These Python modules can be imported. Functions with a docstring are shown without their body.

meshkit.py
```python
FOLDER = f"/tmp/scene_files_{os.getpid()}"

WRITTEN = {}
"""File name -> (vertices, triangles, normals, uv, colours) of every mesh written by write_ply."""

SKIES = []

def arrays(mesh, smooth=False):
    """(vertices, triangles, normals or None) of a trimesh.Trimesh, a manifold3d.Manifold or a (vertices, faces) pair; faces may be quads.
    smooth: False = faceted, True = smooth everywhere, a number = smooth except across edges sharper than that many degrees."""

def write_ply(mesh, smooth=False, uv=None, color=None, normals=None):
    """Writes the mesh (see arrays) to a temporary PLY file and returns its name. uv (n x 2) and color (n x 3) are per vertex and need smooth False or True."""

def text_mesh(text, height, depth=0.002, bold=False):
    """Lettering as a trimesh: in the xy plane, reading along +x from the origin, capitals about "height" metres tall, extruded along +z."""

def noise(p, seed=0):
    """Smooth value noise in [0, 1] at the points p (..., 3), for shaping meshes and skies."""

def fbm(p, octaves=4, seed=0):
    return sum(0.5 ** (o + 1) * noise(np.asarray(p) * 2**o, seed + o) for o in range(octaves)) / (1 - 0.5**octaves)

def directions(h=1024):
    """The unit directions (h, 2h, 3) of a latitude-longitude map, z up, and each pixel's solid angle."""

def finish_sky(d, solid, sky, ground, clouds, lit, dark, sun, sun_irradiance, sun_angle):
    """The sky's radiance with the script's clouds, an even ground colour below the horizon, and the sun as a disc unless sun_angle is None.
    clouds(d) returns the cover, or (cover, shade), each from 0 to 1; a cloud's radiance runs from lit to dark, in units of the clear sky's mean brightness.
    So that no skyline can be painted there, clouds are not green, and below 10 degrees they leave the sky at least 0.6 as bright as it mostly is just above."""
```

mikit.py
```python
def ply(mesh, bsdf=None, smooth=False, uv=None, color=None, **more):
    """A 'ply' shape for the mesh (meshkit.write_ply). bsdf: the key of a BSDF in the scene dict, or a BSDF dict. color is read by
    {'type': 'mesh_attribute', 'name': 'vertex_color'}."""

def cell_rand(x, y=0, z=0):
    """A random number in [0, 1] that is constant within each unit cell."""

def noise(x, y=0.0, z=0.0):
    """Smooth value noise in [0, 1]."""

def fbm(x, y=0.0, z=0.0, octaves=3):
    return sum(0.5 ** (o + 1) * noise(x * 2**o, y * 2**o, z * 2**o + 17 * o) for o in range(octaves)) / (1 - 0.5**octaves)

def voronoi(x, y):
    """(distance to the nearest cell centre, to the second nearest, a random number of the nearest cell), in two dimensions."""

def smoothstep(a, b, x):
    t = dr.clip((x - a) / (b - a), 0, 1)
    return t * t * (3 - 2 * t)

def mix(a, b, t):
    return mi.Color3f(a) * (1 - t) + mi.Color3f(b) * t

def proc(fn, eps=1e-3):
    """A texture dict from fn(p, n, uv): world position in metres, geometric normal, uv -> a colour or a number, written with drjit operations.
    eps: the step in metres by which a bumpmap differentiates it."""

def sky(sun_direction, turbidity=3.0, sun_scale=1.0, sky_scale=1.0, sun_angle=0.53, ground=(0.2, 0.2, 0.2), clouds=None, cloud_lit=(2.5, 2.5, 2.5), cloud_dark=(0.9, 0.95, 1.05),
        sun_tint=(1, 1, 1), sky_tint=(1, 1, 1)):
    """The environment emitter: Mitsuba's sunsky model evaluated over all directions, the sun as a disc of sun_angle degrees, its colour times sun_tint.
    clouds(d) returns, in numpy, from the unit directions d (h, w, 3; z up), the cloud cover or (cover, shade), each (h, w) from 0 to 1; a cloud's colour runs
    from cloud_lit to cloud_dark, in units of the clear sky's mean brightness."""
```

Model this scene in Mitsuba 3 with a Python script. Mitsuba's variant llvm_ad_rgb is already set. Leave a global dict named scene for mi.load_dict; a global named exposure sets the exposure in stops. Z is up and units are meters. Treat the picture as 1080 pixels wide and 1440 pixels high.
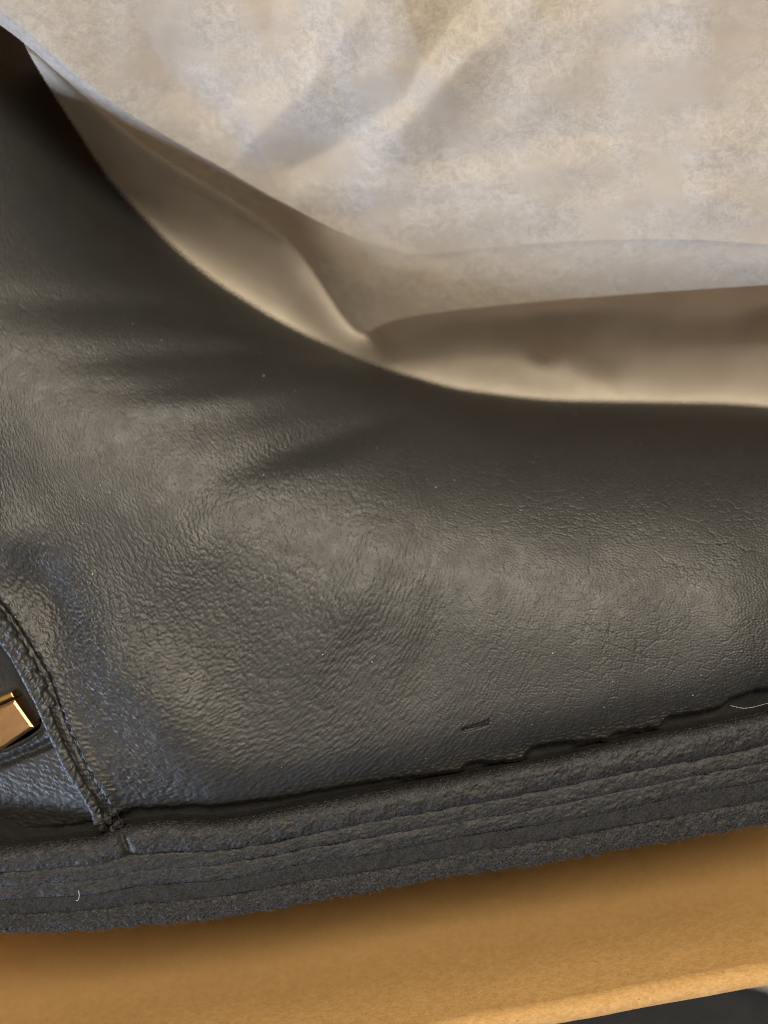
import math, drjit as dr, numpy as np, trimesh, mitsuba as mi, mikit
from meshkit import fbm, noise
from scipy.spatial import cKDTree
from scipy.ndimage import gaussian_filter1d, gaussian_filter
T = mi.ScalarTransform4f
scene, labels = {}, {}
MM = 1e-3                                     # everything below is laid out in millimetres: x right, y towards the instep, z up

# ---------------------------------------------------------------- camera, lamps, exposure
scene['camera'] = {'type': 'thinlens', 'fov': 38.88, 'fov_axis': 'x', 'aperture_radius': 0.0026, 'focus_distance': 0.171,
                   'near_clip': 0.01, 'far_clip': 30.0, 'to_world': T().look_at([0, 0, 0.27], [0, 0, 0], [0, 1, 0])}
exposure = 0.88
scene['ceiling_lamp'] = {'type': 'sphere', 'center': [0.10, 0.78, 1.80], 'radius': 0.33,
                         'bsdf': {'type': 'diffuse', 'reflectance': {'type': 'rgb', 'value': [0.8, 0.8, 0.8]}},
                         'emitter': {'type': 'area', 'radiance': {'type': 'rgb', 'value': [19.4, 17.1, 13.8]}}}
labels['ceiling_lamp'] = {'label': 'round warm white globe lamp hanging under the ceiling above the box', 'category': 'ceiling lamp'}
scene['window'] = {'type': 'rectangle', 'to_world': T().look_at([-1.35, -1.1, 0.44], [0, 0, 0.1], [0.1, 0.2, 1]).scale([0.42, 0.17, 1]),
                   'bsdf': {'type': 'diffuse', 'reflectance': {'type': 'rgb', 'value': [0.8, 0.8, 0.8]}},
                   'emitter': {'type': 'area', 'radiance': {'type': 'rgb', 'value': [17.0, 20.0, 26.0]}}}
labels['window'] = {'label': 'bluish daylight window low to the left of the box', 'category': 'window'}
scene['ceiling'] = {'type': 'rectangle', 'to_world': T().look_at([0, 0, 2.5], [0, 0, 0], [0, 1, 0]).scale([3, 3, 1]),
                    'bsdf': {'type': 'diffuse', 'reflectance': {'type': 'rgb', 'value': [0.40, 0.38, 0.35]}}}
labels['ceiling'] = {'kind': 'structure'}

# ---------------------------------------------------------------- materials
mix, sst, nz, fb, vor = mikit.mix, mikit.smoothstep, mikit.noise, mikit.fbm, mikit.voronoi
def mat(key, two=True, **kw):
    b = {'type': kw.pop('type', 'principled')}
    for k, v in kw.items():
        b[k] = {'type': 'rgb', 'value': list(v)} if isinstance(v, tuple) else v
    scene[key] = {'type': 'twosided', 'bsdf': b} if two else b

def leather_col(p, n, uv):
    q = p * 1000
    a = fb(q.x * 0.11, q.y * 0.11, q.z * 0.11, 3)
    b = nz(q.x * 3.1, q.y * 3.1, q.z * 3.1)
    return mix((0.009, 0.0088, 0.008), (0.016, 0.0152, 0.0138), a) * (0.85 + 0.3 * b)
def leather_rough(p, n, uv):
    q = p * 1000
    return 0.46 + 0.14 * fb(q.x * 0.5, q.y * 0.5, q.z * 0.5, 3)
mat('leather', base_color=mikit.proc(leather_col), roughness=mikit.proc(leather_rough), specular=0.68)

def felt_col(p, n, uv):
    q = p * 1000
    a = fb(q.x * 1.3, q.y * 1.3, q.z * 1.3, 3)
    b = nz(q.x * 6, q.y * 6, q.z * 6)
    return mix((0.004, 0.0038, 0.0037), (0.022, 0.021, 0.0195), sst(0.25, 0.8, a * 0.5 + b * 0.5))
mat('felt', base_color=mikit.proc(felt_col), roughness=0.6, specular=0.5, sheen=0.25)
mat('felt_dark', base_color=mikit.proc(felt_col), roughness=0.75, specular=0.4, sheen=0.3)
mat('fuzz', base_color=(0.040, 0.039, 0.039), roughness=0.6, specular=0.4)
mat('nap', base_color=(0.10, 0.097, 0.093), roughness=0.7, specular=0.4)
mat('rubber', base_color=(0.012, 0.012, 0.012), roughness=0.5, specular=0.3)
mat('thread', base_color=(0.014, 0.012, 0.010), roughness=0.75, specular=0.3)
def tape_col(p, n, uv):
    q = p * 1000
    return mix((0.004, 0.004, 0.004), (0.016, 0.015, 0.014), nz(q.x * 5, q.y * 5, q.z * 5))
mat('tape', base_color=mikit.proc(tape_col), roughness=0.8)
def metal_rough(p, n, uv):
    q = p * 1000
    return 0.22 + 0.16 * fb((q.x * 0.6 - q.y * 0.8) * 9, (q.x * 0.8 + q.y * 0.6) * 0.9, 0.0, 2)
mat('rose_metal', base_color=(0.80, 0.46, 0.22), metallic=1.0, roughness=mikit.proc(metal_rough))
mat('gold_metal', base_color=(0.95, 0.58, 0.18), metallic=1.0, roughness=0.25)

CA, SA = math.cos(math.radians(10.2)), math.sin(math.radians(10.2))
def kraft(p, n, uv):
    q = p * 1000
    x, y = uv.x * 100, uv.y * 100
    f = fb(x * 1.1, y * 1.9, 3.0, 4)
    g = nz(x * 3.2, y * 6, 9.0)
    c = mix((0.47, 0.265, 0.088), (0.60, 0.365, 0.145), sst(0.15, 0.85, f * 0.55 + g * 0.45))
    d1, d2, r = vor(x * 0.40, y * 0.55)
    fleck = sst(0.09, 0.03, d1) * sst(0.84, 0.92, r)
    pale = sst(0.72, 0.90, nz(x * 1.6 + 40, y * 5.5, 2.0))
    c = mix(c, (0.60, 0.40, 0.19), pale * 0.5)
    return mix(c, (0.17, 0.08, 0.03), fleck * 0.75)
mat('kraft', base_color=mikit.proc(kraft), roughness=0.7, specular=0.3)

def tissue(p, n, uv):
    x, y = uv.x * 100, uv.y * 100
    wx, wy = x + 1.6 * fb(x * 0.5, y * 0.5, 1.0, 2), y + 1.6 * fb(x * 0.5, y * 0.5, 5.0, 2)
    b = 1 - abs(2 * nz(wx * 1.5 + 9, wy * 1.5, 4.0) - 1)
    c = 1 - abs(2 * nz(wx * 2.9 + 5, wy * 2.9, 8.0) - 1)
    fib = 0.45 * sst(0.2, 0.8, fb(wx * 0.8, wy * 0.8, 2.0, 4)) + 0.30 * sst(0.4, 1.0, b) + 0.25 * sst(0.4, 1.0, c)
    cloud = fb(x * 0.11 + 4, y * 0.11 + 9, 3.0, 5) + 0.10
    cling = sst(0.30, 0.72, cloud)
    base = mix((0.60, 0.54, 0.455), (0.68, 0.62, 0.54), fb(x * 0.25, y * 0.25, 7.0, 3))
    mottled = mix((0.55, 0.51, 0.445), (0.78, 0.73, 0.655), fib)  # fibre mottling, part of the tissue's own colour
    return mix(base, mottled, cling * 0.9)
mat('tissue', two=False, type='principledthin', base_color=mikit.proc(tissue), roughness=0.6, diff_trans=0.85, spec_trans=0.0)
def tissue_plain(p, n, uv):
    x, y = uv.x * 100, uv.y * 100
    return mix((0.58, 0.51, 0.42), (0.68, 0.61, 0.52), fb(x * 0.2, y * 0.2, 1.0, 4))
mat('tissue_plain', two=False, type='principledthin', base_color=mikit.proc(tissue_plain), roughness=0.6, diff_trans=0.3, spec_trans=0.0)
def floor_col(p, n, uv):
    q = p * 1000
    return mix((0.008, 0.008, 0.008), (0.02, 0.019, 0.018), fb(q.x * 0.3, q.y * 0.3, 0.0, 4))
mat('floor_dark', base_color=mikit.proc(floor_col), roughness=0.6)
mat('cloth', base_color=(0.30, 0.23, 0.15), roughness=0.8)
mat('lint', base_color=(0.75, 0.72, 0.66), roughness=0.5)

# ---------------------------------------------------------------- mesh helpers
def put(key, v, f, bsdf, smooth=True, label=None, cat=None, kind=None, group=None, uv=None):
    scene[key] = mikit.ply((np.asarray(v, float) * MM, f), bsdf, smooth=smooth, uv=uv)
    d = {k: x for k, x in (('label', label), ('category', cat), ('kind', kind), ('group', group)) if x}
    if d:
        labels.setdefault(key, {}).update(d)
def thing(key, label, cat, group=None):
    labels[key] = {'label': label, 'category': cat, **({'group': group} if group else {})}
def grid_faces(nu, nv, flip=False):
    i, j = np.meshgrid(np.arange(nu - 1), np.arange(nv - 1), indexing='ij')
    a = i * nv + j
    q = np.stack([a, a + nv, a + nv + 1, a + 1], -1).reshape(-1, 4)
    return q[:, ::-1] if flip else q
def curve(pts, n, smooth=0.0, k=None):
    """n points along a polyline, rounded; k: sample by the given parameters 0..1 of its own length"""
    p = np.asarray(pts, float)
    s = np.r_[0, np.cumsum(np.linalg.norm(np.diff(p[:, :2], axis=0), axis=1))]
    d = np.linspace(0, s[-1], 2000)
    c = np.stack([np.interp(d, s, p[:, m]) for m in range(p.shape[1])], 1)
    if smooth:
        c = gaussian_filter1d(c, smooth / s[-1] * 2000, axis=0, mode='nearest')
    u = np.linspace(0, 1, n) if k is None else np.asarray(k)
    return np.stack([np.interp(u * s[-1], d, c[:, m]) for m in range(p.shape[1])], 1)
def index_curve(pts, n, smooth):
    """the same, sampled by the index of the points, so that two lists of equal length run side by side"""
    p = np.asarray(pts, float)
    d = np.linspace(0, len(p) - 1, 2000)
    c = np.stack([np.interp(d, np.arange(len(p)), p[:, m]) for m in range(p.shape[1])], 1)
    c = gaussian_filter1d(c, smooth / (len(p) - 1) * 2000, axis=0, mode='nearest')
    return np.stack([np.interp(np.linspace(0, len(p) - 1, n), d, c[:, m]) for m in range(p.shape[1])], 1)
def tubes(paths, radii, sides=4):
    vs, fs, o = [], [], 0
    for p, r in zip(paths, radii):
        p = np.asarray(p, float); t = np.gradient(p, axis=0); t /= np.linalg.norm(t, axis=1, keepdims=True) + 1e-12
        a = np.cross(t, np.where(np.abs(t[:, 2:]) < 0.9, [0, 0, 1.0], [1.0, 0, 0])); a /= np.linalg.norm(a, axis=1, keepdims=True) + 1e-12
        b = np.cross(t, a); ang = np.arange(sides) * 2 * np.pi / sides
        v = p[:, None] + np.broadcast_to(r, (len(p),))[:, None, None] * (np.cos(ang)[None, :, None] * a[:, None] + np.sin(ang)[None, :, None] * b[:, None])
        i, j = np.meshgrid(np.arange(len(p) - 1), np.arange(sides), indexing='ij')
        q = np.stack([i * sides + j, i * sides + (j + 1) % sides, (i + 1) * sides + (j + 1) % sides, (i + 1) * sides + j], -1).reshape(-1, 4)
        vs.append(v.reshape(-1, 3)); fs.append(q + o); o += len(p) * sides
    return np.vstack(vs), np.vstack(fs)
def gridnormals(P):
    n = np.cross(np.gradient(P, axis=0), np.gradient(P, axis=1)); n /= np.linalg.norm(n, axis=-1, keepdims=True) + 1e-12
    return np.where(n[..., 2:].mean() < 0, -n, n)
def seg_dist(xy, pts):
    """distance to a polyline, and the signed side (positive to the left of its direction)"""
    c = curve(pts, 1500); d, i = cKDTree(c).query(xy)
    t = np.gradient(c, axis=0)[i]; e = xy - c[i]
    return d, np.sign(t[:, 0] * e[:, 1] - t[:, 1] * e[:, 0]), i / 1499
def sstep(a, b, x):
    t = np.clip((x - a) / (b - a), 0, 1); return t * t * (3 - 2 * t)
def cells(x, y, seed):
    """distances to the nearest and second nearest of one jittered point per unit cell"""
    x0, x1, y0, y1 = math.floor(x.min()) - 2, math.ceil(x.max()) + 2, math.floor(y.min()) - 2, math.ceil(y.max()) + 2
    g = np.stack(np.meshgrid(np.arange(x0, x1), np.arange(y0, y1), indexing='ij'), -1).reshape(-1, 2).astype(float)
    g += np.random.default_rng(seed).random(g.shape) * 0.95
    d, _ = cKDTree(g).query(np.stack([x, y], -1), k=2, workers=-1)
    return d[:, 0], d[:, 1]
def n2(x, y, s, seed=0, o=3):
    return fbm(np.stack([x * s, y * s, np.zeros_like(x) + seed * 7.3], -1), o, seed)

# ---------------------------------------------------------------- the setting
put('floor', [(-900, -900, -3), (900, -900, -3), (900, 900, -3), (-900, 900, -3)], [[0, 1, 2, 3]], 'floor_dark', False, kind='structure')

# ---------------------------------------------------------------- the cardboard box
thing('cardboard_box', 'open brown kraft cardboard box holding the black boot and the tissue paper', 'box')
RIM, YF = 98.0, -80.6                                    # the near wall's inner face in box axes
def boxframe(x, y):                          # box axes -> world
    return x * CA - y * SA, x * SA + y * CA
def wall(key, a, b, label=None, flare=0.0):
    """an upright double panel with a rolled rim, from a to b (box axes), its inside to the left of a->b"""
    a, b = np.array(a, float), np.array(b, float); L = np.linalg.norm(b - a); t = (b - a) / L; n = np.array([-t[1], t[0]])
    R = 2.0
    prof = [(0, 0.5)] + [(0, z) for z in np.linspace(4, RIM, 80)] + [(-R + R * math.cos(q), RIM + R * 1.05 * math.sin(q)) for q in np.linspace(0.15, math.pi, 16)] + [(-2 * R, 60), (-2 * R, 0.5)]
    prof = np.array(prof); ns = int(L / 0.8)
    zz = np.linspace(0, RIM, 400); tl = np.tan(np.radians(1 + 14 * sstep(82, RIM, zz))); lean = np.r_[0, np.cumsum((tl[1:] + tl[:-1]) / 2 * np.diff(zz))]
    prof[:, 0] += flare * (lean[-1] - np.interp(prof[:, 1], zz, lean))
    s = np.linspace(0, L, ns)
    arcl = np.r_[0, np.cumsum(np.linalg.norm(np.diff(prof, axis=0), axis=1))]
    P = np.zeros((ns, len(prof), 3))
    base = a[None, None] + t * s[:, None, None] + n * prof[None, :, :1]
    w = (n2(np.repeat(s[:, None], len(prof), 1), np.repeat(prof[None, :, 1], ns, 0), 0.03, 3) - 0.5) * 2.2 * np.clip(prof[None, :, 1] / 60, 0, 1)
    w += (n2(np.repeat(s[:, None], len(prof), 1), np.repeat(prof[None, :, 1], ns, 0) * 2, 0.35, 5) - 0.5) * 0.16
    base = base + n * w[..., None]
    P[..., 0], P[..., 1] = boxframe(base[..., 0], base[..., 1]); P[..., 2] = prof[None, :, 1] + (n2(s, s * 0, 0.05, 8)[:, None] - 0.5) * 0.9 * (prof[None, :, 1] > RIM - 8)
    put(key, P.reshape(-1, 3), grid_faces(ns, len(prof)), 'kraft', True, label, uv=np.stack(np.broadcast_arrays(s[:, None], arcl[None]), -1).reshape(-1, 2) / 100)
wall('cardboard_box__wall', (-165, YF), (165, YF), 'near wall of the box with a bright rounded rim', 1.0)
wall('cardboard_box__wall_001', (168.2, YF - 3.1), (168.2, 120))
wall('cardboard_box__wall_002', (165, 120), (-165, 120))
wall('cardboard_box__wall_003', (-168.2, 120), (-168.2, YF - 3.1))
c = [boxframe(*q) for q in ((-171, YF - 3), (171, YF - 3), (171, 123), (-171, 123))]
put('cardboard_box__base_panel', [(x, y, z) for z in (-2.5, 0.6) for x, y in c], [[0, 3, 2, 1], [4, 5, 6, 7], [0, 1, 5, 4], [1, 2, 6, 5], [2, 3, 7, 6], [3, 0, 4, 7]], 'kraft', False, uv=np.array([(x, y) for z in (0, 1) for x, y in c]) / 100)

# ---------------------------------------------------------------- the boot: outline curves
INSTEP = [(-71.4, 170.2), (-70, 140), (-67, 115.3), (-65.3, 98.8), (-61.2, 83.5), (-54.9, 68.6), (-44.5, 55.6), (-32.3, 45.3), (-17.8, 36.8), (-2.7, 29.8), (13.7, 24.7), (32.9, 22.5), (52.2, 22.2), (74.1, 22), (93.3, 18.5), (115.3, 9.6), (131.8, 0), (141.4, -11)]
SOLE = [(-106.7, -55.8), (-73.3, -54.7), (-60, -53.3), (-51.1, -52.4), (-45, -51.8), (-40.9, -50), (-34.4, -49.3), (-26.7, -49.4), (-20, -48.4), (-13.3, -46.9), (-4.4, -45.3), (6.7, -43.3), (17.8, -41.1), (28.9, -38.9), (40, -36.3), (51.1, -34.1), (60, -32.2), (73.3, -28.3), (95.6, -19.4), (114.4, -8.9)]
SOLE_LOW = [(-106.7, -68.3), (-73.3, -67.6), (-60, -66.9), (-47.8, -66.6), (-37.8, -65.7), (-26.7, -64.6), (-15.6, -62.7), (-4.4, -60.7), (11.1, -57.8), (24.4, -56), (35.6, -54), (46.7, -52.2), (60, -49.8), (73.3, -46.7), (95.6, -37.8), (116.7, -24.4)]
LEATHER_END = [(-106.7, -54.7), (-73.3, -53.8), (-60, -52.4), (-51.1, -51.1), (-44.4, -49.6), (-40.9, -47.9), (-26.7, -47.4), (-15.6, -46), (-4.4, -44), (3.3, -42.9), (12.1, -42), (13.9, -40.6), (22.2, -40.2), (24.4, -38), (28.9, -37.4), (36.2, -37), (36.9, -35.8), (44.4, -35), (45.8, -33.3), (54.1, -31.9), (55.8, -30.1), (60, -28.8), (65.6, -28.3), (67.2, -26.7), (73.3, -25.8), (95.6, -17.6), (114.4, -8.9)]
ZM, ZT = 50.0, 98.0
def us(n_mid, n_end, a=0.17, b=0.78):
    return np.r_[np.linspace(0, a, n_end, endpoint=False), np.linspace(a, b, n_mid, endpoint=False), np.linspace(b, 1, n_end)]
U = us(1220, 50)
IC, LC = curve(INSTEP, 0, 6, U), curve(LEATHER_END, 0, 0.35, U)
LC[:, 1] += 0.5 * (n2(LC[:, 0], LC[:, 0] * 0, 0.9, 77) - 0.5) + 0.3 * (n2(LC[:, 0], LC[:, 0] * 0, 3.0, 78) - 0.5)
s = np.linspace(0, 1, 700)
tt = 1 - (1 - s) ** 1.15
XY = LC[:, None] * (1 - tt)[None, :, None] + IC[:, None] * tt[None, :, None]
nu, nv = XY.shape[:2]
X, Y = XY[..., 0].ravel(), XY[..., 1].ravel()
dI = cKDTree(curve(INSTEP, 4000, 6)).query(np.stack([X, Y], -1))[0]
dS = cKDTree(curve(SOLE, 4000, 0.5)).query(np.stack([X, Y], -1))[0]
def dome(d, R):
    q = np.clip(1 - d / R, 0, 1); return (1 - q ** 2.2) ** (1 / 2.2)
def upper_z(X, Y, dI, dS):
    R = 46 + 2 * sstep(-10, -60, X)
    z = ZM + (ZT - ZM) * dome(dI, R)
    z = z - 2.2 * np.exp(-(dS / 5.0) ** 2) - 0.05 * np.clip(Y + 40, 0, 60)
    z = z - 5.0 * sstep(20, 70, Y)
    for x, y, ang, l, w, h in SOFT:
        c, sn = math.cos(math.radians(ang)), math.sin(math.radians(ang)); e, g = (X - x) * c + (Y - y) * sn, (Y - y) * c - (X - x) * sn
        z = z + h * np.exp(-(e / l) ** 2 - (g / w) ** 2)
    return z
# soft folds of the leather: x, y, direction in degrees, half length, half width, height
SOFT = [(-8, 13, 20, 15, 3.0, -1.6), (-22, 20, 10, 17, 3.0, 1.0), (-22, 28, 6, 22, 2.6, -1.3), (-40, 36, 4, 20, 3.2, -1.0),
        (-54, -14, -62, 9, 4.5, -1.5), (-60, -4, -50, 6, 5.0, 1.2), (-43, -25, -60, 12, 6, 1.0), (-30, -6, 45, 14, 5, 0.5), (-5, -14, 60, 16, 4, 0.5),
        (8, -20, 70, 12, 4, -0.4), (56, -18, 90, 10, 6, 0.6), (-33, -32, -60, 13, 6, 1.3)]
Z = upper_z(X, Y, dI, dS)
# zip: the seam runs down from the left edge to the sole; left of it the zip opening
SEAM = [(-96.7, 13.3), (-82.2, 3.3), (-66.7, -8.9), (-60, -16), (-53.3, -26.1), (-50.7, -33.3), (-47.8, -39.4), (-44.4, -45.6), (-42, -51.1)]
OPENING = [(-96.7, 2.2), (-82.2, -6.7), (-66.7, -16.7), (-60, -22.2), (-56.7, -26.9), (-54.9, -30.2), (-54.2, -32.8), (-54.7, -34.9), (-56.7, -36.4), (-60, -38), (-66.7, -40), (-82.2, -32.2), (-96.7, -20)]
from shapely import contains_xy, Polygon
inside = contains_xy(Polygon(OPENING), X, Y)
dO = seg_dist(np.stack([X, Y], -1), OPENING + OPENING[:1])[0] * np.where(inside, 1, -1)
Z = Z - 8.0 * sstep(-0.1, 1.0, dO) + 0.35 * np.exp(-((dO + 0.25) / 0.35) ** 2)
dZ, sZ, uZ = seg_dist(np.stack([X, Y], -1), SEAM)
sd = dZ * sZ                                  # positive right of the seam (towards the toe)
Z = Z - 0.20 * np.clip(-sd, 0, 22) * (Y < 20)
Z = Z - 0.30 * np.exp(-(sd / 0.30) ** 2) + 0.15 * np.exp(-((sd - 1.0) / 0.8) ** 2)
CREASE = [(-68.9, -43.1), (-60, -39.8), (-55.6, -38), (-52, -36.2)]
dC = seg_dist(np.stack([X, Y], -1), CREASE)[0]
Z = Z - 1.1 * np.exp(-(dC / 0.55) ** 2)
NICK = [(12.2, -34.3), (13.6, -34), (15.1, -33.6), (16.8, -33)]
dN, sN, uN = seg_dist(np.stack([X, Y], -1), NICK)
Z = Z - 0.40 * np.exp(-((dN * sN + 0.42) / 0.20) ** 2) * (dN < 1.2) * sstep(0, 0.15, uN) * sstep(1, 0.9, uN)
dE = cKDTree(LC).query(np.stack([X, Y], -1))[0]
Z = Z - 1.0 * np.exp(-(dE / 0.45) ** 2)
P = np.stack([X, Y, Z], -1).reshape(nu, nv, 3)
N = gridnormals(P).reshape(-1, 3)
# grain: creases in arcs about the ankle on the left, pebble and hairline cracks to the right
CX, CY = -49.0, 8.0
wx, wy = X + 1.6 * (n2(X, Y, 0.16, 1) - 0.5), Y + 1.6 * (n2(X, Y, 0.16, 2) - 0.5)
wx, wy = wx + 0.18 * (n2(X, Y, 1.6, 3, 2) - 0.5), wy + 0.18 * (n2(X, Y, 1.3, 4, 2) - 0.5)
r, th = np.hypot(wx - CX, (wy - CY) * 1.05), np.arctan2(wy - CY, wx - CX)
def valleys(a, b, seed, w):
    f1, f2 = cells(a, b, seed); e = f2 - f1
    return np.exp(-(e / w) ** 2), 1 - np.clip(f1, 0, 1) ** 2
va, ba = valleys(th * 38 / 2.3, r / 0.64, 11, 0.32)
vb, bb = valleys(th * 38 / 0.95, r / 0.36, 12, 0.52)
vp, bp = valleys(wx / 0.52, wy / 0.46, 13, 0.42)
vc, _ = valleys(X / 4.6 + 0.7 * n2(X, Y, 0.45, 5), Y / 3.4 + 0.7 * n2(X, Y, 0.45, 6), 14, 0.045)
vd, _ = valleys(X / 1.7 + 0.6 * n2(X, Y, 0.9, 35), Y / 1.25 + 0.6 * n2(X, Y, 0.9, 36), 37, 0.13)
arc = sstep(38, -24, X + 0.25 * Y + 10 * (n2(X, Y, 0.05, 9) - 0.5))
deep = sstep(24, -10, Y + 0.15 * X)
mod = 0.6 + 0.8 * n2(X, Y, 0.13, 10) + 1.0 * sstep(-24, -40, X) * sstep(-4, -18, Y)
hgt = arc * deep * mod * (-0.066 * va - 0.048 * vb + 0.008 * bb)
flat = 1 - 0.8 * arc * deep
hgt += flat * (-0.046 * vp + 0.008 * bp) * (0.5 + 0.5 * sstep(0.25, 0.7, n2(X, Y, 0.22, 15)))
hgt += -0.048 * vc * sstep(0.40, 0.60, n2(X, Y, 0.14, 16)) * sstep(0.3, 0.6, n2(X, Y, 0.8, 39)) * flat - 0.038 * vd * sstep(0.40, 0.60, n2(X, Y, 0.33, 38)) * flat
hgt += 0.03 * (n2(X, Y, 0.5, 17) - 0.5) + 0.5 * (n2(X, Y, 0.07, 18) - 0.5)
near = np.exp(-(dS / 5) ** 2)
vl, bl = valleys((X * 0.98 + Y * 0.2) / 1.7 + n2(X, Y, 0.5, 19), (Y * 0.98 - X * 0.2) / 0.6, 15, 0.36)
hgt += near * (-0.08 * vl + 0.01 * bl)
hgt *= (1 - 0.8 * sstep(0, 0.6, dO))
P = P + (N * hgt[:, None]).reshape(nu, nv, 3)
# roll the far edge over and under, and close the heel and toe
under = [P[:, -1]]
for q in np.linspace(0.05, 1, 12):
    e = P[:, -1].copy(); e[:, :2] = IC * (1 - q) + LC * q
    d = np.linalg.norm(e[:, :2] - IC, axis=1); e[:, 2] = 2 * ZM - upper_z(e[:, 0], e[:, 1], np.minimum(d, 60), 60 + d) + 0
    e[:, 2] = np.clip(e[:, 2], 2.0, 49.9); under.append(e)
drop = [P[:, 0] - [0, 0, k] for k in (0.6, 6.0, 40.0)]
full = np.stack(drop[::-1] + [P[:, i] for i in range(nv)] + under[1:], 1)
thing('ankle_boot', 'black leather ankle boot lying on its side in the cardboard box', 'boot')
put('ankle_boot__upper', full.reshape(-1, 3), grid_faces(nu, full.shape[1], True), 'leather', True)
UPT, UPZ = cKDTree(P.reshape(-1, 3)[:, :2]), P.reshape(-1, 3)[:, 2]
def on_upper(xy):
    return UPZ[UPT.query(np.asarray(xy, float))[1]]

c = curve(NICK, 30, 0.1); t = np.gradient(c, axis=0); t /= np.linalg.norm(t, axis=1, keepdims=True); m = np.stack([-t[:, 1], t[:, 0]], 1)
hw = 0.08 + 0.24 * np.linspace(0, 1, 30) ** 0.7; zc = np.max(on_upper(c + m * 0.3)) + 0.06; prof = [(-1, -0.3), (-1, 0.22), (-0.5, 0.36), (0.1, 0.26), (0.7, 0.46), (1, 0.30), (1, -0.3)]
Q = np.stack([np.c_[c + m * (hw * a)[:, None], on_upper(c) * 0 + zc + b + 0.05 * np.sin(np.arange(30))] for a, b in prof], 1); Q[-1, :, 2] -= 0.25
put('ankle_boot__upper__leather_sliver', Q.reshape(-1, 3), grid_faces(30, len(prof), True), 'tape', 40, 'short dark sliver stuck in a nick of the leather just above the sole')

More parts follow.
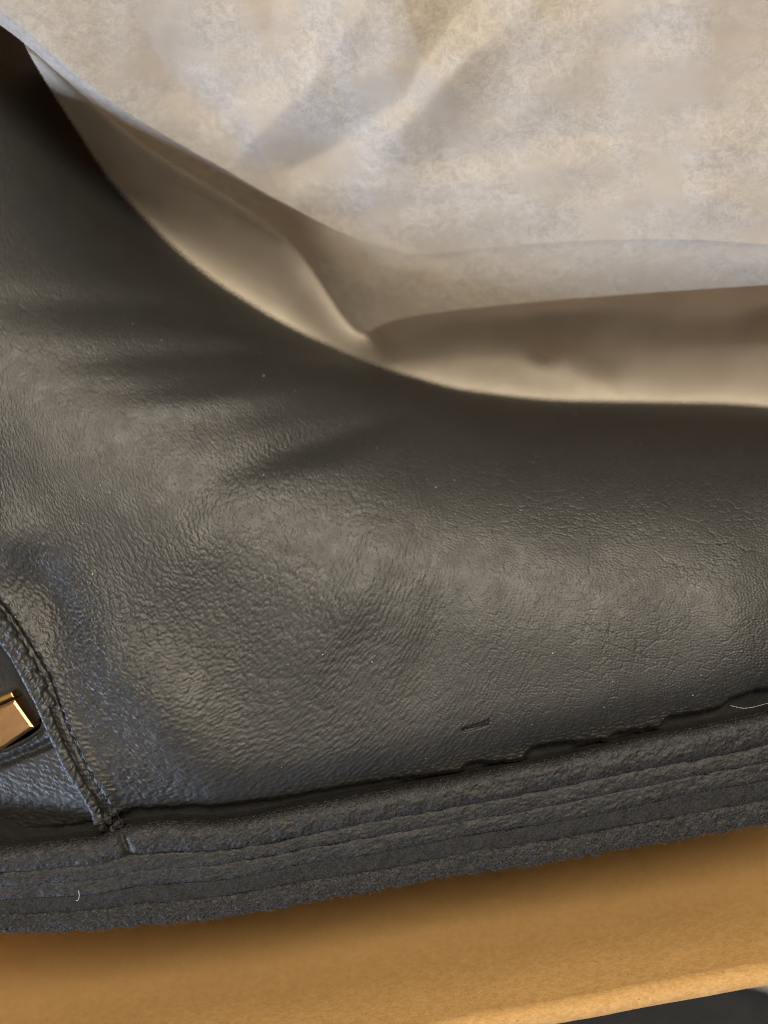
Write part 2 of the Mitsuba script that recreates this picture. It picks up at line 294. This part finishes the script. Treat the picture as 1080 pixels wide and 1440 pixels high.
# ---------------------------------------------------------------- the zip, its binding and its stitches
def ribbon(path, width, height, n, m, wr=0.0, seed=0, z0=0.0, pits=None, zs=None):
    """a raised band along a path lying on the upper: rounded across, wrinkled crosswise"""
    c = curve(path, n, 0.4); t = np.gradient(c, axis=0); t /= np.linalg.norm(t, axis=1, keepdims=True); nn = np.stack([-t[:, 1], t[:, 0]], 1)
    v = np.linspace(-1, 1, m); L = np.linalg.norm(np.diff(c, axis=0), axis=1).sum(); s = np.linspace(0, L, n)
    wv = width / 2 * (1 + 0.18 * (n2(s, s * 0, 0.6, seed) - 0.5) * 2)
    Q = np.zeros((n, m, 3)); Q[..., :2] = c[:, None] + nn[:, None] * (v[None, :, None] * wv[:, None, None])
    base = gaussian_filter1d(on_upper(c) if zs is None else zs + 0 * s, 25) + z0
    S, V = np.meshgrid(s, v, indexing='ij')
    h = height * np.sqrt(np.clip(1 - np.abs(V) ** 2.6, 0, 1))
    if pits is not None: h = h * (1 - 0.32 * np.cos(2 * np.pi * (S - pits[0][0]) / 3.25))
    wrk = cells((S + 0.5 * n2(S, V, 0.9, seed + 3) + 0.25 * V).ravel() / 1.15, V.ravel() * 0.45 + 20, seed + 5)
    e = np.exp(-((wrk[1] - wrk[0]) / 0.26) ** 2).reshape(n, m)
    Q[..., 2] = base[:, None] + h - wr * e * (h / max(height, 1e-6)) + 0.10 * (n2(S, V * width, 1.5, seed + 1) - 0.5)
    if pits is not None:
        for a, b in pits:
            Q[..., 2] -= 1.0 * np.exp(-((S - a) / 0.5) ** 2 - ((V - b) / 0.5) ** 2)
    Q[:, 0, 2] -= 1.2; Q[:, -1, 2] -= 1.2
    return Q, c, nn, s
BAND = [(-96.7, 12.4), (-82.2, 2.4), (-66.7, -10.2), (-60.9, -16.9), (-57.1, -22.8), (-54.7, -26.9), (-52.7, -31.1)]
PIPING = [(-96.7, 10.2), (-82.2, -0.2), (-66.7, -13.1), (-61.6, -18.7), (-58.4, -23.1), (-56, -27.3), (-54, -31.1), (-52.7, -34.4), (-50.7, -38.7), (-48.9, -42), (-46.9, -45.3), (-45.8, -47.8), (-45.3, -49.8)]
pits = [(k, 0.95) for k in np.arange(1.5, 62, 3.25)]
Q, bc, bn, bs = ribbon(BAND, 2.0, 0.7, 420, 22, 0.10, 31, 0.10, pits)
put('ankle_boot__zip_binding', Q.reshape(-1, 3), grid_faces(420, 22, True), 'leather', True)
Q, pc, pn, ps = ribbon(PIPING, 2.15, 0.95, 620, 24, 0.16, 41, 0.05)
put('ankle_boot__zip_piping', Q.reshape(-1, 3), grid_faces(620, 24, True), 'leather', True)
LIP = [(-82.2, -4.4), (-66.7, -16.2), (-60, -21.8), (-56.8, -26.7), (-55, -30.1), (-54.3, -32.7), (-54.8, -34.8), (-56.7, -36.2), (-60, -37.9), (-66.7, -40)]
Q, *_ = ribbon(LIP, 0.55, 0.35, 300, 8, 0.0, 51, 0.0)
Q[..., 2] = np.maximum(Q[..., 2], ZT - 2.2)
put('ankle_boot__zip_lip', Q.reshape(-1, 3), grid_faces(300, 8, True), 'rubber', True)
sk = curve([(-66.7, -8.9), (-60, -16), (-53.3, -26.1), (-50.7, -33.3), (-47.8, -39.4), (-44.4, -45.6), (-42.2, -50.2)], 24, 0.4)
for k in range(23):
    a, b = sk[k], sk[k + 1]; d = (b - a) / np.linalg.norm(b - a); q = [a + (b - a) * f + np.array([d[1], -d[0]]) * -0.15 for f in np.linspace(0.12, 0.88, 6)]
    z = on_upper(q) + 0.22 + 0.16 * np.sin(np.linspace(0, math.pi, 6))
    v, f = tubes([np.c_[np.array(q), z]], [0.16 * np.sin(np.linspace(0.35, math.pi - 0.35, 6))], 6)
    put('ankle_boot__stitch' + (f'_{k:03d}' if k else ''), v, f, 'thread', True)
zt = curve([(-88.9, -4.4), (-66.7, -20.6), (-58.9, -29.4), (-56.9, -34.4)], 60, 1); tz = np.gradient(zt, axis=0); tz /= np.linalg.norm(tz, axis=1, keepdims=True); tn = np.stack([-tz[:, 1], tz[:, 0]], 1)
v = np.linspace(-6, 6, 40); Q = np.zeros((60, 40, 3)); Q[..., :2] = zt[:, None] + tn[:, None] * v[None, :, None]
Q[..., 2] = ZT - 6.0 + 0.25 * n2(Q[..., 0], Q[..., 1], 2.5, 61)
put('ankle_boot__zip', Q.reshape(-1, 3), grid_faces(60, 40, True), 'tape', True, 'black fabric zip tape in the opening of the boot')
def slab(poly, z0, z1, r=0.25):
    """a plate with a bevelled top from a convex outline"""
    p = Polygon(poly); rings = [(p, z0), (p, z1 - r), (p.buffer(-r * 0.3, join_style='mitre'), z1 - r * 0.3), (p.buffer(-r, join_style='mitre'), z1)]
    vs, n = [], len(poly)
    for g, z in rings:
        c = np.array(g.exterior.coords)[:-1]
        k = np.argmin(np.linalg.norm(c - np.array(poly[0]), axis=1)); c = np.roll(c, -k, 0)
        if np.sign(Polygon(c).exterior.is_ccw - 0.5) != np.sign(Polygon(poly).exterior.is_ccw - 0.5): c = np.roll(c[::-1], 1, 0)
        vs += [(x, y, z) for x, y in c]
    f = [[a * n + i, a * n + (i + 1) % n, (a + 1) * n + (i + 1) % n, (a + 1) * n + i] for a in range(3) for i in range(n)]
    m = trimesh.Trimesh(*[np.array(q) for q in (vs, [t for q in f for t in ((q[0], q[1], q[2]), (q[0], q[2], q[3]))] + [(3 * n, 3 * n + i, 3 * n + i + 1) for i in range(1, n - 1)])], process=False)
    m.fix_normals(); return m.vertices, m.faces
v, f = slab([(-65.6, -33), (-58.8, -29.8), (-55.6, -34.3), (-62.1, -38.7)], ZT - 4.5, ZT - 1.2, 0.5)
put('ankle_boot__zip__end_box', v, f, 'rose_metal', False, 'rose gold square metal end box of the zip')
v, f = slab([(-65.1, -31), (-59.4, -28.6), (-58.9, -29.6), (-64.9, -32.2)], ZT - 4.5, ZT - 1.5, 0.3)
put('ankle_boot__zip__pin', v, f, 'gold_metal', False, 'narrow gold metal bar above the zip end box')

rng = np.random.default_rng(21); vs, fs, o = [], [], 0
for (x, y), (rx, ry) in zip([(-44.4, -48.9), (-43.3, -47.8), (-42.4, -49.8), (-43.3, -50.9), (-41.9, -51.1), (-45.2, -50.2), (-40.9, -50.7), (-43.8, -52.2), (-41.7, -52.8)], ((1.2, .7), (.9, .8), (1.0, .7), (.9, .6), (.8, .9), (1.1, .6), (.7, .8), (1.2, .6), (.7, 1.0))):
    m = trimesh.creation.icosphere(subdivisions=4, radius=1.0); p = m.vertices; a = rng.uniform(0, 3)
    p = p * (1 + 0.75 * (fbm(p * 1.7 + rng.uniform(0, 50, 3), 4) - 0.5)[:, None]) * [rx, ry, 0.7]
    p = np.c_[p[:, 0] * math.cos(a) - p[:, 1] * math.sin(a), p[:, 0] * math.sin(a) + p[:, 1] * math.cos(a), p[:, 2]]
    vs.append(p + [x, y, 96.0 + rng.uniform(-0.6, 0.5)]); fs.append(m.faces + o); o += len(p)
put('ankle_boot__zip_piping__frayed_end', np.vstack(vs), np.vstack(fs), 'felt', True, 'torn frayed end of the piping where it meets the sole')
pp, rr = [], []
for k in range(26):
    p0 = np.array([rng.uniform(-45.5, -41), rng.uniform(-53, -47.5), 96.6]); d = rng.normal(0, 1, 3) * [1, 1, 0.4]; d /= np.linalg.norm(d); d2 = d + rng.normal(0, 0.7, 3) * [1, 1, 0.3]
    L_ = rng.uniform(0.6, 1.8); pp.append(np.array([p0, p0 + d * L_ * 0.4 + [0, 0, 0.25], p0 + d * L_ * 0.5 + d2 * L_ * 0.3 + [0, 0, 0.2], p0 + d2 * L_ * 0.8])); rr.append(np.array([0.07, 0.06, 0.05, 0.02]))
v, f = tubes(pp, rr, 5)
put('ankle_boot__zip_piping__loose_threads', v, f, 'thread', True, kind='stuff')

# ---------------------------------------------------------------- rand and sole
US = us(1000, 40, 0.16, 0.80)
A, B = curve(SOLE, 0, 0.5, US), curve(SOLE_LOW, 0, 1.0, US)
LE = curve(LEATHER_END, 0, 3, US)
# glossy black rand in the groove between the upper and the sole
w = np.linspace(0, 1, 16)
R0 = A[:, None] + (A - B)[:, None] / np.linalg.norm(A - B, axis=1)[:, None, None] * (-0.8 + 6.0 * w)[None, :, None]
Q = np.zeros(R0.shape[:2] + (3,)); Q[..., :2] = R0
Q[..., 2] = 92.3 + 1.0 * w + 0.35 * (n2(R0[..., 0], R0[..., 1], 0.4, 71) - 0.5)
put('ankle_boot__rand', Q.reshape(-1, 3), grid_faces(*Q.shape[:2], True), 'rubber', True, 'glossy black rand between the leather and the sole')
def layer(key, a, b, z, bulge, rough, fine, mtl, seed, edge=0.0, nv=26, label=None, grain=(1, 1)):
    w = np.linspace(0, 1, nv); fa, fb_ = np.full(len(US), a), np.full(len(US), b); x = A[:, 0]
    fa = fa + 0.05 * (n2(x, x * 0, 0.06, seed) - 0.5) * (a > 0) + 0.05 * (n2(x, x * 0, 0.6, seed + 1) - 0.5) * (a > 0)
    fb_ = fb_ + 0.05 * (n2(x, x * 0, 0.06, seed + 20) - 0.5) * (b < 1) + edge * (n2(x, x * 0, 1.2, seed + 2) - 0.5)
    f = fa[:, None] + (fb_ - fa)[:, None] * w[None]
    XYl = A[:, None] * (1 - f[..., None]) + B[:, None] * f[..., None]
    x, y = XYl[..., 0], XYl[..., 1]; al, ac = x * CA + y * SA, y * CA - x * SA
    prof = np.clip(1 - np.abs(2 * w - 1) ** 3.0, 0, 1) ** 0.5
    zz = z + bulge * (prof[None] - 1) + rough * (n2(al * grain[0], ac * grain[1], 0.8, seed + 4) - 0.5) + fine * (n2(al * grain[0], ac * grain[1], 3.2, seed + 5, 2) - 0.5)
    zz -= 0.7 * np.exp(-(((x + 41.6) + 0.4 * (y + 51)) / 0.7) ** 2) * (a == 0)
    Q = np.stack([x, y, zz], -1)
    sk0, sk1 = Q[:, :1].copy(), Q[:, -1:].copy(); sk0[..., 2] -= 8; sk1[..., 2] = 6.0
    dn = (A - B) / np.linalg.norm(A - B, axis=1)[:, None]; sides = []
    for dz, dy in ((3, 0.8), (16, 5.0), (40, 10.0), (90, 16.0)):     # the boot is rolled: its sole slopes away under it
        e = Q[:, -1:].copy(); e[:, 0, :2] += dn * dy; e[..., 2] -= dz; sides.append(e)
    Q = np.concatenate([sk0, Q] + sides, 1)
    put(key, Q.reshape(-1, 3), grid_faces(*Q.shape[:2], True), mtl, True, label)
    return Q
L1 = layer('ankle_boot__sole', 0.0, 0.30, 98.3, 1.7, 0.60, 0.32, 'felt', 80, nv=34, label='layered dark grey felted sole edge of the boot', grain=(0.6, 0.9))
L2 = layer('ankle_boot__sole__layer', 0.275, 0.44, 97.9, 0.45, 0.40, 0.26, 'felt', 90, grain=(0.5, 0.9))
L3 = layer('ankle_boot__sole__layer_001', 0.415, 0.61, 97.75, 0.40, 0.40, 0.26, 'felt', 100, grain=(0.5, 0.9))
L4 = layer('ankle_boot__sole__layer_002', 0.585, 0.79, 97.4, 0.30, 0.32, 0.26, 'felt_dark', 110, grain=(0.6, 1.0))
L5 = layer('ankle_boot__sole__layer_003', 0.765, 1.0, 97.5, 0.8, 0.55, 0.5, 'felt', 120, edge=0.07, nv=40)
rng = np.random.default_rng(5)
paths = []
def hairs(Lr, n, lo, hi, length, lean):
    nU = Lr.shape[0]
    for _ in range(n):
        i, j = rng.integers(45, nU - 45), int(rng.uniform(lo, hi) * (Lr.shape[1] - 4)) + 1
        p = Lr[i, j]; a = rng.uniform(0, 2 * math.pi); l = length * rng.uniform(0.5, 1.4)
        d = np.array([math.cos(a), math.sin(a), 0.0]) + np.array(lean) ; d2 = d + rng.normal(0, 0.5, 3)
        paths.append(np.array([p - [0, 0, 0.05], p + d * l * 0.35 + [0, 0, 0.06], p + (d * 0.5 + d2 * 0.5) * l * 0.7 + [0, 0, 0.05]]))
hairs(L5, 14000, 0.0, 1.0, 0.7, (0, -0.1, 0.2)); hairs(L1, 6000, 0.0, 0.25, 0.4, (0.3, 0.3, 0.2)); hairs(L1, 5000, 0.2, 1.0, 0.45, (0.2, -0.2, 0.1))
for Lr in (L2, L3, L4): hairs(Lr, 4500, 0, 1, 0.6, (0.5, 0, 0.1))
v, f = tubes(paths, [np.array([0.036, 0.030, 0.010])] * len(paths), 3)
put('ankle_boot__sole__fuzz', v, f, 'fuzz', True, kind='stuff')
paths = []
hairs(L1, 7000, 0.0, 0.16, 0.55, (0.3, -0.5, 0.15))
v, f = tubes(paths, [np.array([0.034, 0.030, 0.010])] * len(paths), 3)
put('ankle_boot__sole__worn_nap', v, f, 'nap', True, 'pale worn nap along the upper rim of the sole edge', kind='stuff')

# ---------------------------------------------------------------- tissue paper
LOW = [(-78, 86.5, 97), (-62.5, 79.9, 93), (-56, 74.9, 87), (-51.2, 71.8, 79), (-43.8, 66.3, 73), (-34.2, 61.5, 69), (-25.2, 56.3, 67), (-17.3, 50.9, 66), (-12.1, 43.8, 64), (-7.5, 36.7, 62), (-3.8, 33.3, 63), (0.7, 35.6, 70), (20.3, 37, 76), (44.7, 38.2, 80), (66, 39.1, 83), (86.3, 40.1, 84), (128.9, 41.3, 84)]
RIDGE = [(-75.8, 87.8, 102), (-60.4, 79.6, 99), (-52.5, 73, 94), (-44.9, 68.2, 87), (-36.9, 64.4, 82), (-28.6, 60.1, 80), (-21.1, 55.9, 80), (-14.9, 52.7, 80), (-9.9, 50.2, 80), (-5, 47.8, 80), (0, 45.7, 81), (6.2, 44.5, 81), (19.6, 45.8, 83), (40.7, 46, 87), (63.5, 44.5, 90), (83.1, 42.7, 91), (124, 42.1, 91)]
TOP = [(-76.7, 113.3, 100), (-60, 113.3, 100), (-48.9, 113.3, 100), (-38.9, 113.3, 100), (-30, 113.3, 100), (-22.2, 113.3, 100), (-15.6, 113.3, 100), (-10, 113.3, 100), (-4.4, 113.3, 100), (1.1, 113.3, 100), (6.7, 113.3, 100), (13.3, 113.3, 100), (25.6, 113.3, 100), (42.2, 113.3, 100), (62.2, 113.3, 100), (81.1, 113.3, 100), (120, 113.3, 100)]
n = 460
l, rg, tp = index_curve(LOW, n, 0.35), index_curve(RIDGE, n, 0.4), index_curve(TOP, n, 0.3)
va_ = np.linspace(0, 1, 90); vb_ = np.linspace(0, 1, 330)[1:]
Q = np.zeros((n, 419, 3))
k1 = va_[None, :, None]
Q[:, :90, :2] = l[:, None, :2] + (rg - l)[:, None, :2] * (k1 ** 1.0)
Q[:, :90, 2] = l[:, None, 2] + (rg - l)[:, None, 2] * (0.5 * k1[..., 0] + 0.5 * np.sin(k1[..., 0] * math.pi / 2))
k2 = vb_[None, :, None]
Q[:, 90:] = rg[:, None] + (tp - rg)[:, None] * k2
Q[:, 90:, 2] += 9 * np.sin(np.clip(k2[..., 0] * 1.6, 0, 1) * math.pi / 2) ** 0.8
for _ in range(3): Q[:, 40:, 2] = np.where(np.arange(Q.shape[1] - 40)[None] < 12, Q[:, 40:, 2], gaussian_filter1d(Q[..., 2], 5, axis=1, mode='nearest')[:, 40:])
x, y = Q[..., 0], Q[..., 1]
def facets(x, y, seed, k, size, amp):
    """crumpled paper: random flat facets meeting in sharp folds"""
    r = np.random.default_rng(seed); out = 0
    for i in range(k):
        a = r.uniform(0, math.pi); w_ = size * r.uniform(0.6, 1.6); ph = r.uniform(0, 1)
        q = (x * math.cos(a) + y * math.sin(a)) / w_ + ph + 0.55 * n2(x, y, 0.5 / size, seed + i, 2)
        out = out + (np.abs(q - np.floor(q) - 0.5) * 2) * amp * r.uniform(0.5, 1.2) * sstep(0.4, 0.6, n2(x, y, 0.7 / size, seed + 50 + i, 2))
    return out
crumple = facets(x, y, 200, 5, 26, 3.0) + facets(x, y, 300, 5, 9, 0.45) + facets(x, y, 400, 4, 3.5, 0.07)
crumple = gaussian_filter(crumple - crumple.mean(), 1.6)
for pts, wd, h in (([(-33.7, 55.1), (-27, 59.6), (-12.4, 68.6), (-2.2, 78.7), (2.2, 87.7)], 4.5, 3.2), ([(-15.7, 59.6), (-6.7, 62.4), (3.4, 66.3), (13.5, 80.9), (18, 89.9)], 3.5, -2.8), ([(-25.9, 60.6), (-14.1, 52.9), (-4.7, 49.4), (11.8, 43.5)], 3.5, -1.8),
                   ([(2.2, 61.8), (11.2, 68.6), (22.5, 78.7)], 4.0, 2.2), ([(13.6, 45.5), (29.6, 47.8), (46.6, 48.9), (63.7, 47.8)], 5.0, 0.5), ([(-38.2, 76.4), (-29.2, 68.6), (-23.6, 60.7)], 4.0, -1.8)):
    d = seg_dist(np.stack([x.ravel(), y.ravel()], -1), pts)[0].reshape(x.shape); crumple = crumple + h * np.exp(-(d / wd) ** 1.5)
ramp = np.r_[np.linspace(0.05, 0.4, 90), 0.4 + 0.6 * sstep(0, 0.12, vb_)]
Q[..., 2] += crumple * ramp[None] * (0.35 + 0.65 * sstep(-62, -45, x))
put('tissue_sheet', Q.reshape(-1, 3), grid_faces(n, 419, True), 'tissue', True, 'crumpled whitish tissue sheet on top, bulging over the boot shaft', 'tissue paper', uv=np.stack([Q[..., 0], Q[..., 1] + 0.8 * Q[..., 2]], -1).reshape(-1, 2) / 100)
ne = 420
edge = curve(INSTEP, 0, 6, np.linspace(0.18, 0.9, ne)); far = curve([(-74.8, 151), (-34.5, 112.2), (2.9, 94.9), (51.8, 86.3), (116.5, 80.5)], ne, 20)
k = np.linspace(-0.04, 1, 260)[None, :, None]
XYb = edge[:, None] + (far - edge)[:, None] * k
x, y = XYb[..., 0], XYb[..., 1]
zb = 52 + 5 * sstep(0, 0.16, k[..., 0]) + 3.0 * (n2(x, y, 0.035, 501) - 0.5)
dl, il = cKDTree(l[:, :2]).query(np.stack([x.ravel(), y.ravel()], -1)); dl, il = dl.reshape(x.shape), il.reshape(x.shape)
wl = np.exp(-(dl / 5) ** 2); zb = zb * (1 - wl) + wl * (l[il, 2] - 1.0 - 17 * sstep(0.62, 0.70, il / n))
for pts, wd, h in (([(0.7, 29.9), (14.2, 33.1), (25.6, 33.1), (32.1, 32.5)], 3.2, -3.0), ([(32.1, 32.5), (37, 29.6), (44.2, 26.4)], 3.0, -2.6), ([(32.1, 32.8), (45.6, 37.8), (65.5, 39.9)], 4.0, -3.0), ([(2.8, 35.6), (22.8, 38.5), (51.3, 39.9)], 4.5, 2.0)):
    d = seg_dist(np.stack([x.ravel(), y.ravel()], -1), pts)[0].reshape(x.shape); zb = zb + h * np.exp(-(d / wd) ** 2)
put('tissue_sheet_001', np.stack([x, y, zb], -1).reshape(-1, 3), grid_faces(ne, 260, True), 'tissue_plain', True, 'smooth tan tissue layer beneath, showing between the boot and the whitish sheet', 'tissue paper', uv=np.stack([x, y], -1).reshape(-1, 2) / 100)

# ---------------------------------------------------------------- small things
def strand(key, pts, r, label, group=None):
    c = curve(pts, 14, 0.3); v, f = tubes([c], [np.full(14, r)], 5)
    put(key, v, f, 'lint', True, label, 'lint', group=group)
strand('lint_fibre', [(-48.8, -61.4, 97.9), (-48.2, -61.3, 98.5), (-47.9, -60.5, 98.9), (-48.1, -59.5, 98.6)], 0.035, 'tiny white curled lint fibre on the sole edge near the left')
strand('lint_fibre_001', [(55.1, -30.8, 96.6), (56.6, -31.1, 97.6), (58.0, -31.0, 97.8), (61.0, -30.2, 97.8)], 0.018, 'thin pale hair lying across the dark rand at the right')

PATCH = [(77.6, -108.7), (85, -99.7), (107.8, -98), (111.1, -117.6), (94.8, -113.1), (85.8, -110.3)]
pc_ = np.array(Polygon(PATCH).buffer(3).buffer(-6).buffer(5).exterior.segmentize(1.0).coords)[:-1]; cen = pc_.mean(0); kk = np.linspace(1, 0.02, 14)
Q = np.zeros((14, len(pc_), 3)); Q[..., :2] = cen + (pc_ - cen)[None] * kk[:, None, None]
Q[..., 2] = 19 * np.sqrt(np.clip(1 - kk ** 4, 0, 1))[:, None] + 1.5 * n2(Q[..., 0], Q[..., 1], 0.1, 701); Q = np.concatenate([Q, Q[:, :1]], 1); Q[0, :, 2] = -2.9
put('cream_cloth', Q.reshape(-1, 3), grid_faces(*Q.shape[:2]), 'cloth', True, 'pale cream folded cloth on the dark floor beyond the box rim', 'cloth')

rng = np.random.default_rng(9); vs, fs, o = [], [], 0
px = np.c_[rng.uniform(-62, 62, 170), rng.uniform(-48, 52, 170)]; px = px[contains_xy(Polygon(np.vstack([LC, IC[::-1]])).buffer(-3), px[:, 0], px[:, 1])]; pz = on_upper(px)
for (x, y), z in zip(px, pz):
    m = trimesh.creation.icosphere(subdivisions=1, radius=1.0); r0 = 0.035 + 0.05 * rng.random() ** 3
    vs.append(m.vertices * r0 * rng.uniform(0.6, 1.4, 3) + [x, y, z + r0 * 0.6]); fs.append(m.faces + o); o += len(m.vertices)
put('dust', np.vstack(vs), np.vstack(fs), 'lint', True, 'fine pale dust specks scattered over the black leather', 'dust', kind='stuff')
